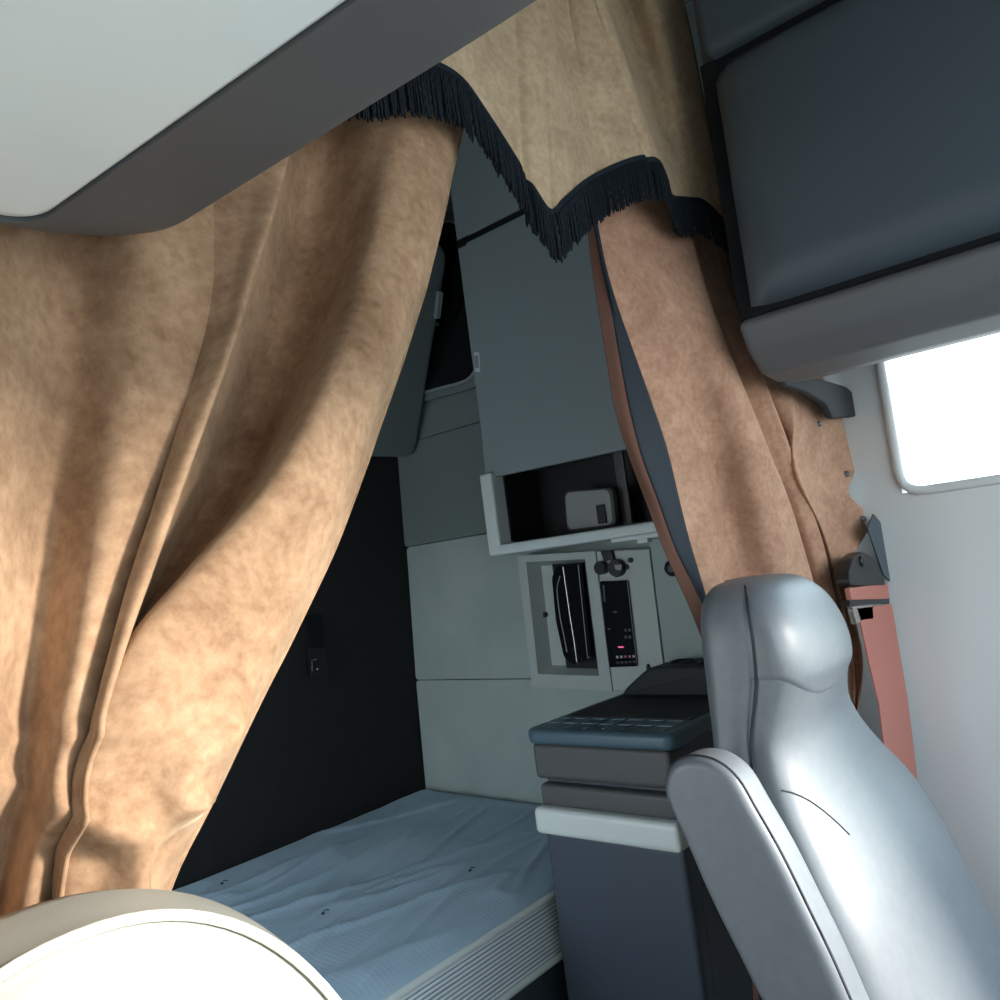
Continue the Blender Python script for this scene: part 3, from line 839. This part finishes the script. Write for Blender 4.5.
outer = rounded([(.420, -.80, 0), (.391, .26, 0), (.360, .672, 0), (XP + .003, .672, 0), (XP + .003, -.80, 0)], .065, 8)
inner = rounded([(.272, -.80, 0), (.263, .26, 0), (.228, .600, 0), (XP + .003, .600, 0), (XP + .003, -.80, 0)], .03, 8)
def lev(ring, z): return [Vector((p.x, p.y, z)) for p in ring]
mix = lambda k: [a.lerp(b, k) for a, b in zip(outer, inner)]
rings = [lev(mix(.02), .60), lev(mix(0), .40), lev(mix(0), .345), lev(mix(.03), .334), lev(mix(.10), .326), lev(mix(.3), .314), lev(mix(.6), .299), lev(mix(.92), .287), lev(mix(1), .286), lev(mix(1.0), .30)]
v, f = loft(rings)
o = mesh('moulded_edge', v, f, M['grey_lip'], t); sharp(o, 60)
c = sum(inner, Vector()) / len(inner)
v, f = loft([lev([c + (p - c) * .995 for p in inner], .299), lev([c + (p - c) * .995 for p in inner], .289), lev([c + (p - c) * .98 for p in inner], .287)])
o = mesh('underside_panel', v, f, M['pale_panel'], t, smooth=False); tag(o, 'pale underside panel')
bx('storage_box', (XP + .004, -.79, .598), (.33, .60, ZC - .002), M['shell'], t, .02)

# ================================================================ DRIVER'S SEAT
t = thing('driver_seat', (1.28, .25, ZF), 'grey leather high-backed seat on the right, sunlit, with a folded armrest', 'seat')
def sup(x0, x1, y0, y1, z, e=3., n=56):
    """superellipse loop at height z"""
    cx, cy, a, b = (x0 + x1) / 2, (y0 + y1) / 2, (x1 - x0) / 2, (y1 - y0) / 2
    out = []
    for i in range(n):
        w = 2 * math.pi * i / n
        c, s_ = math.cos(w), math.sin(w)
        out.append(Vector((cx + a * math.copysign(abs(c) ** (2 / e), c), cy + b * math.copysign(abs(s_) ** (2 / e), s_), z)))
    return out
# z, rear y, seam y, front y, left x, right x
SEAT = [(-.062, .572, .540, .530, 1.195, 1.285), (-.066, .588, .526, .508, 1.162, 1.325), (-.080, .598, .512, .486, 1.130, 1.352), (-.105, .603, .504, .468, 1.110, 1.378), (-.15, .605, .500, .450, 1.10, 1.390),
        (-.20, .606, .504, .446, 1.10, 1.394), (-.235, .607, .512, .460, 1.10, 1.402), (-.29, .608, .526, .476, 1.10, 1.445), (-.36, .606, .520, .462, 1.088, 1.50), (-.44, .598, .490, .430, 1.075, 1.565),
        (-.52, .585, .462, .398, 1.065, 1.585), (-.62, .565, .440, .365, 1.058, 1.595), (-.75, .53, .40, .325, 1.055, 1.60), (-.88, .49, .36, .29, 1.055, 1.60), (-.95, .47, .35, .30, 1.07, 1.58)]
def interp(tab, z):
    tab = sorted(tab, key=lambda r: -r[0])
    sp = None
    for i in range(len(tab) - 1):
        if tab[i][0] >= z >= tab[i + 1][0]:
            u = (tab[i][0] - z) / (tab[i][0] - tab[i + 1][0])
            out = []
            for k in range(1, 6):
                p0 = tab[max(0, i - 1)][k]; p1 = tab[i][k]; p2 = tab[i + 1][k]; p3 = tab[min(len(tab) - 1, i + 2)][k]
                z0, z1, z2, z3 = tab[max(0, i - 1)][0], tab[i][0], tab[i + 1][0], tab[min(len(tab) - 1, i + 2)][0]
                m1 = (p2 - p0) / (z2 - z0) * (z2 - z1); m2 = (p3 - p1) / (z3 - z1) * (z2 - z1)
                out.append((2 * u ** 3 - 3 * u * u + 1) * p1 + (u ** 3 - 2 * u * u + u) * m1 + (-2 * u ** 3 + 3 * u * u) * p2 + (u ** 3 - u * u) * m2)
            return out
    return list(tab[-1][1:])
zs = [-.0622, -.063, -.065, -.068, -.073, -.080, -.09] + [-.10 - .0125 * i for i in range(69)]
back, front = [], []
for z in zs:
    r, sm, fr_, xl, xr = interp(SEAT, z)
    back.append(sup(xl, xr, sm - .012, r, z, 3.6))
    # the cushion: a wide oval whose back edge lies on the seam
    front.append(sup(xl + .006, xr - .004, fr_, sm + .05, z, 3.0))
v, f = loft(back); o = mesh('backrest_shell', v, f, M['leather'], t)
hz = -.232
def split(zmin, zmax, rings): return [r for z, r in zip(zs, rings) if zmin <= z <= zmax]
# headrest pad and lower pads, each closed with a soft edge
def pad(name, zhi, zlo, grow=0., soft_top=True, soft_bot=True, arc=0.):
    rr = []
    n = 44
    for i in range(n + 1):
        u = i / n
        z = zhi + (zlo - zhi) * u
        r, sm, fr_, xl, xr = interp(SEAT, z)
        k = 0
        if soft_top: k = max(k, 1 - u / .06)
        if soft_bot: k = max(k, 1 - (1 - u) / .06)
        d = .014 * max(0, k) ** 2
        ring = sup(xl + .006 - grow + d * .4, xr - .004 + grow - d * .4, fr_ - grow + d, sm + .05, z, 3.0)
        if arc:
            for p in ring:
                q = (p.x - (xl + xr) / 2) / ((xr - xl) / 2)
                dz = arc * max(0, 1 - q * q) * u
                if p.y < sm: p.y += (interp(SEAT, z - dz)[2] - fr_) * min(1, (sm - p.y) / max(.001, sm - fr_))
                p.z -= dz
        rr.append(ring)
    v, f = loft(rr)
    return mesh(name, v, f, M['leather'], t)
pad('headrest_pad', -.0625, -.200, .002, False, True, .050)
pad('backrest_cushion', -.19, -.945, 0, False, True)
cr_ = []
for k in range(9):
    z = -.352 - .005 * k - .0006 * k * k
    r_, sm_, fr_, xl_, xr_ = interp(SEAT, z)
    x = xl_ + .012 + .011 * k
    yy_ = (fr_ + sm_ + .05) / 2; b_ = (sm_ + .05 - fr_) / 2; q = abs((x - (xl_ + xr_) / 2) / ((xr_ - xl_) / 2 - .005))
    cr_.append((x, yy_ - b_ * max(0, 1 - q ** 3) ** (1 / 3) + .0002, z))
tube('crease_shade', cr_, .0013, M['stitch'], t, 6)  # thin dark line draws the shade of a short cushion crease
# stitched seam down the near side
sm_pts = []
for z in [-.070 - .0219 * i for i in range(40)]:
    r, sm, fr_, xl, xr = interp(SEAT, z)
    sm_pts.append((xl - .0005 + .004, sm + .004, z))
tube('stitched_seam', spline(sm_pts, 120), .0022, M['stitch'], t, 6)
# armrest folded back beside the seat
ax0, ax1 = .985, 1.052
ap = [(662, 792), (664, 776), (673, 763), (690, 758), (712, 763), (733, 780), (752, 812), (778, 858), (806, 915), (830, 965), (858, 1030), (885, 1095), (850, 1130), (800, 1070), (764, 1012), (735, 955), (707, 898), (684, 845), (669, 812)]
side = spline([onx(a, b, ax0) for a, b in ap], 90, True)
bm = bmesh.new(); prism(bm, side, (ax1 - ax0, 0, 0), .014, 4)
arm = from_bm('armrest', bm, M['leather'], t, angle=70)
cen = sum(side, Vector()) / len(side)
for xx, col in ((ax0 + .013, 'stitch'),):
    tube('armrest_seam', [Vector((xx, p.y, p.z)) + (p - cen).normalized() * .0002 for p in side], .0019, M[col], arm, 6, True)
# seat cushion, base and back support below
bm = bmesh.new(); box(bm, (1.05, -.08, -.93), (1.61, .40, -.80), .05, 5); from_bm('seat_cushion', bm, M['leather'], t)
bm = bmesh.new(); box(bm, (1.12, -.02, ZF + .06), (1.54, .42, -.925), .03, 3); from_bm('pedestal', bm, M['black'], t)
bx('floor_rail', (1.10, -.04, ZF + .001), (1.56, .48, ZF + .065), M['steel_dark'], t, .008)
bm = bmesh.new(); disc(bm, (1.056, .56, -.40), (-1, 0, 0), .03, .012, 20); from_bm('armrest_pivot', bm, M['black'], arm)

# ================================================================ PASSENGER SEAT
t = thing('passenger_seat', (.19, .4, ZF), 'cream leather seat with pale piping, in front of the wide tan curtain', 'seat')
def arch(cx, w, top, h, y, zb=-.95, e=2.1, n=48, ins=0.):
    pts = []
    for i in range(n + 1):
        a = math.pi * i / n
        c, s_ = math.cos(a), math.sin(a)
        pts.append(Vector((cx + (w - ins) * math.copysign(abs(c) ** (2 / e), c), y, top - h + (h - ins) * abs(s_) ** (2 / e))))
    for k in range(1, 8):
        pts.append(Vector((cx - (w - ins) - .02 * k / 8, y, top - h + (zb - top + h) * k / 8)))
    for k in range(8, 0, -1):
        pts.append(Vector((cx + (w - ins) + .02 * k / 8, y, top - h + (zb - top + h) * k / 8)))
    return pts
def lean(ring): return [p + Vector((0, (p.z + .30) * .16, 0)) for p in ring]
py_ = .50
rings = [lean(arch(.19, .200, -.180, .29, py_ + .006)), lean(arch(.19, .214, -.180, .29, py_ + .022)), lean(arch(.19, .226, -.180, .29, py_ + .045)), lean(arch(.19, .230, -.176, .29, py_ + .075)),
         lean(arch(.19, .226, -.180, .29, py_ + .10)), lean(arch(.19, .21, -.20, .28, py_ + .115))]
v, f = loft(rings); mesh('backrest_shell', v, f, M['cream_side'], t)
rings = [lean(arch(.19, .198, -.180, .29, py_ + .012)), lean(arch(.19, .198, -.180, .29, py_ + .004, ins=.002)), lean(arch(.19, .198, -.180, .29, py_ - .012, ins=.008)), lean(arch(.19, .198, -.180, .29, py_ - .026, ins=.024)),
         lean(arch(.19, .198, -.180, .29, py_ - .036, ins=.05)), lean(arch(.19, .198, -.180, .29, py_ - .042, ins=.09)), lean(arch(.19, .198, -.180, .29, py_ - .044, ins=.15))]
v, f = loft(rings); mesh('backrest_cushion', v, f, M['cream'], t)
tube('piping', lean(arch(.19, .202, -.178, .29, py_ + .004)), .0035, M['cream_pipe'], t, 8, True)
bm = bmesh.new(); box(bm, (-.05, -.02, -.95), (.43, .48, -.82), .05, 5); from_bm('seat_cushion', bm, M['cream'], t)
bm = bmesh.new(); box(bm, (0, .02, ZF + .001), (.38, .42, -.945), .02, 3); from_bm('pedestal', bm, M['black'], t)

# ================================================================ SEAT BELT BY THE DRIVER'S WINDOW
t = thing('seat_belt', (1.93, .56, -.30), 'salmon red seat belt with black guide hanging at the right edge beside the curtain', 'seat belt')
yb_ = .545
def belt(name, pts, th, mat, par, bev=.001, r=0):
    pts = [ony(a, b, yb_) for a, b in pts]
    bm = bmesh.new(); prism(bm, rounded(pts, r) if r else pts, (0, th, 0), bev); return from_bm(name, bm, mat, par)
gd = belt('guide_cover', [(849, 572), (853, 558), (862, 551), (872, 556), (884, 575), (886, 588), (850, 585)], .03, M['black'], t, .005, .012)
bm = bmesh.new(); disc(bm, ony(862, 561, yb_ - .001), (0, -1, 0), .012, .006, 16, 1); from_bm('bolt', bm, M['black'], gd)
belt('strap_black', [(868, 528), (874, 514), (900, 545), (900, 590), (884, 575)], .004, M['cab_dark'], t)
belt('webbing', [(850, 588), (888, 583), (890, 599), (852, 600)], .012, M['belt_red'], t, .003)
belt('slot_bar', [(850, 600), (890, 598), (890, 604), (850, 606)], .02, M['black'], t, .003)
belt('clear_sleeve', [(852, 606), (873, 604), (874, 620), (864, 621), (857, 624)], .012, M['clear'], t, .003)
belt('webbing', [(857, 608), (892, 604), (908, 700), (946, 1010), (916, 1014), (880, 706), (870, 664), (861, 622)], .004, M['belt_red'], t)

# ================================================================ LIGHT
w = bpy.data.worlds.new('World'); S.world = w; w.use_nodes = True
nt = w.node_tree; N = nt.nodes; L_ = nt.links
bg = N['Background']
tc = N.new('ShaderNodeTexCoord'); sp = N.new('ShaderNodeSeparateXYZ'); cr = N.new('ShaderNodeValToRGB')
mp = N.new('ShaderNodeMapRange'); mp.inputs[1].default_value = -1; mp.inputs[2].default_value = 1
L_.new(tc.outputs['Generated'], sp.inputs[0]); L_.new(sp.outputs['Z'], mp.inputs[0]); L_.new(mp.outputs[0], cr.inputs['Fac']); L_.new(cr.outputs['Color'], bg.inputs['Color'])
e = cr.color_ramp.elements
e[0].position = .0; e[0].color = (.42, .45, .47, 1)
e[1].position = 1.; e[1].color = (.50, .72, 1.0, 1)
k = e.new(.47); k.color = (.52, .56, .58, 1)
k = e.new(.52); k.color = (.86, .96, 1.0, 1)
bg.inputs['Strength'].default_value = 4.3
def sun(name, d, strength, angle, col):
    l = bpy.data.lights.new(name, 'SUN'); l.energy = strength; l.angle = math.radians(angle); l.color = col
    o = bpy.data.objects.new(name, l); COL.objects.link(o)
    o.location = (-3, -4, 5)
    o.rotation_euler = Vector(d).to_track_quat('-Z', 'Y').to_euler()
sun('sun', (-.42, .82, -.34), 6.8, 7, (1, .94, .85))

# ================================================================ CAMERA
cd = bpy.data.cameras.new('camera'); cam = bpy.data.objects.new('camera', cd); COL.objects.link(cam)
cd.sensor_fit = 'HORIZONTAL'; cd.sensor_width = 36; cd.lens = 36 * F / 1000; cd.clip_start = .02
m = Matrix([[R[0][0], R[0][1], -R[0][2], 0], [R[1][0], R[1][1], -R[1][2], 0], [R[2][0], R[2][1], -R[2][2], H], [0, 0, 0, 1]])
cam.matrix_world = m
S.camera = cam
vs = S.view_settings
vs.view_transform = 'Standard'; vs.look = 'None'; vs.gamma = 1; vs.use_curve_mapping = False; vs.exposure = 0.45
S.cycles.max_bounces = 10; S.cycles.diffuse_bounces = 6
S.cycles.use_denoising = True
S.cycles.sample_clamp_indirect = 6
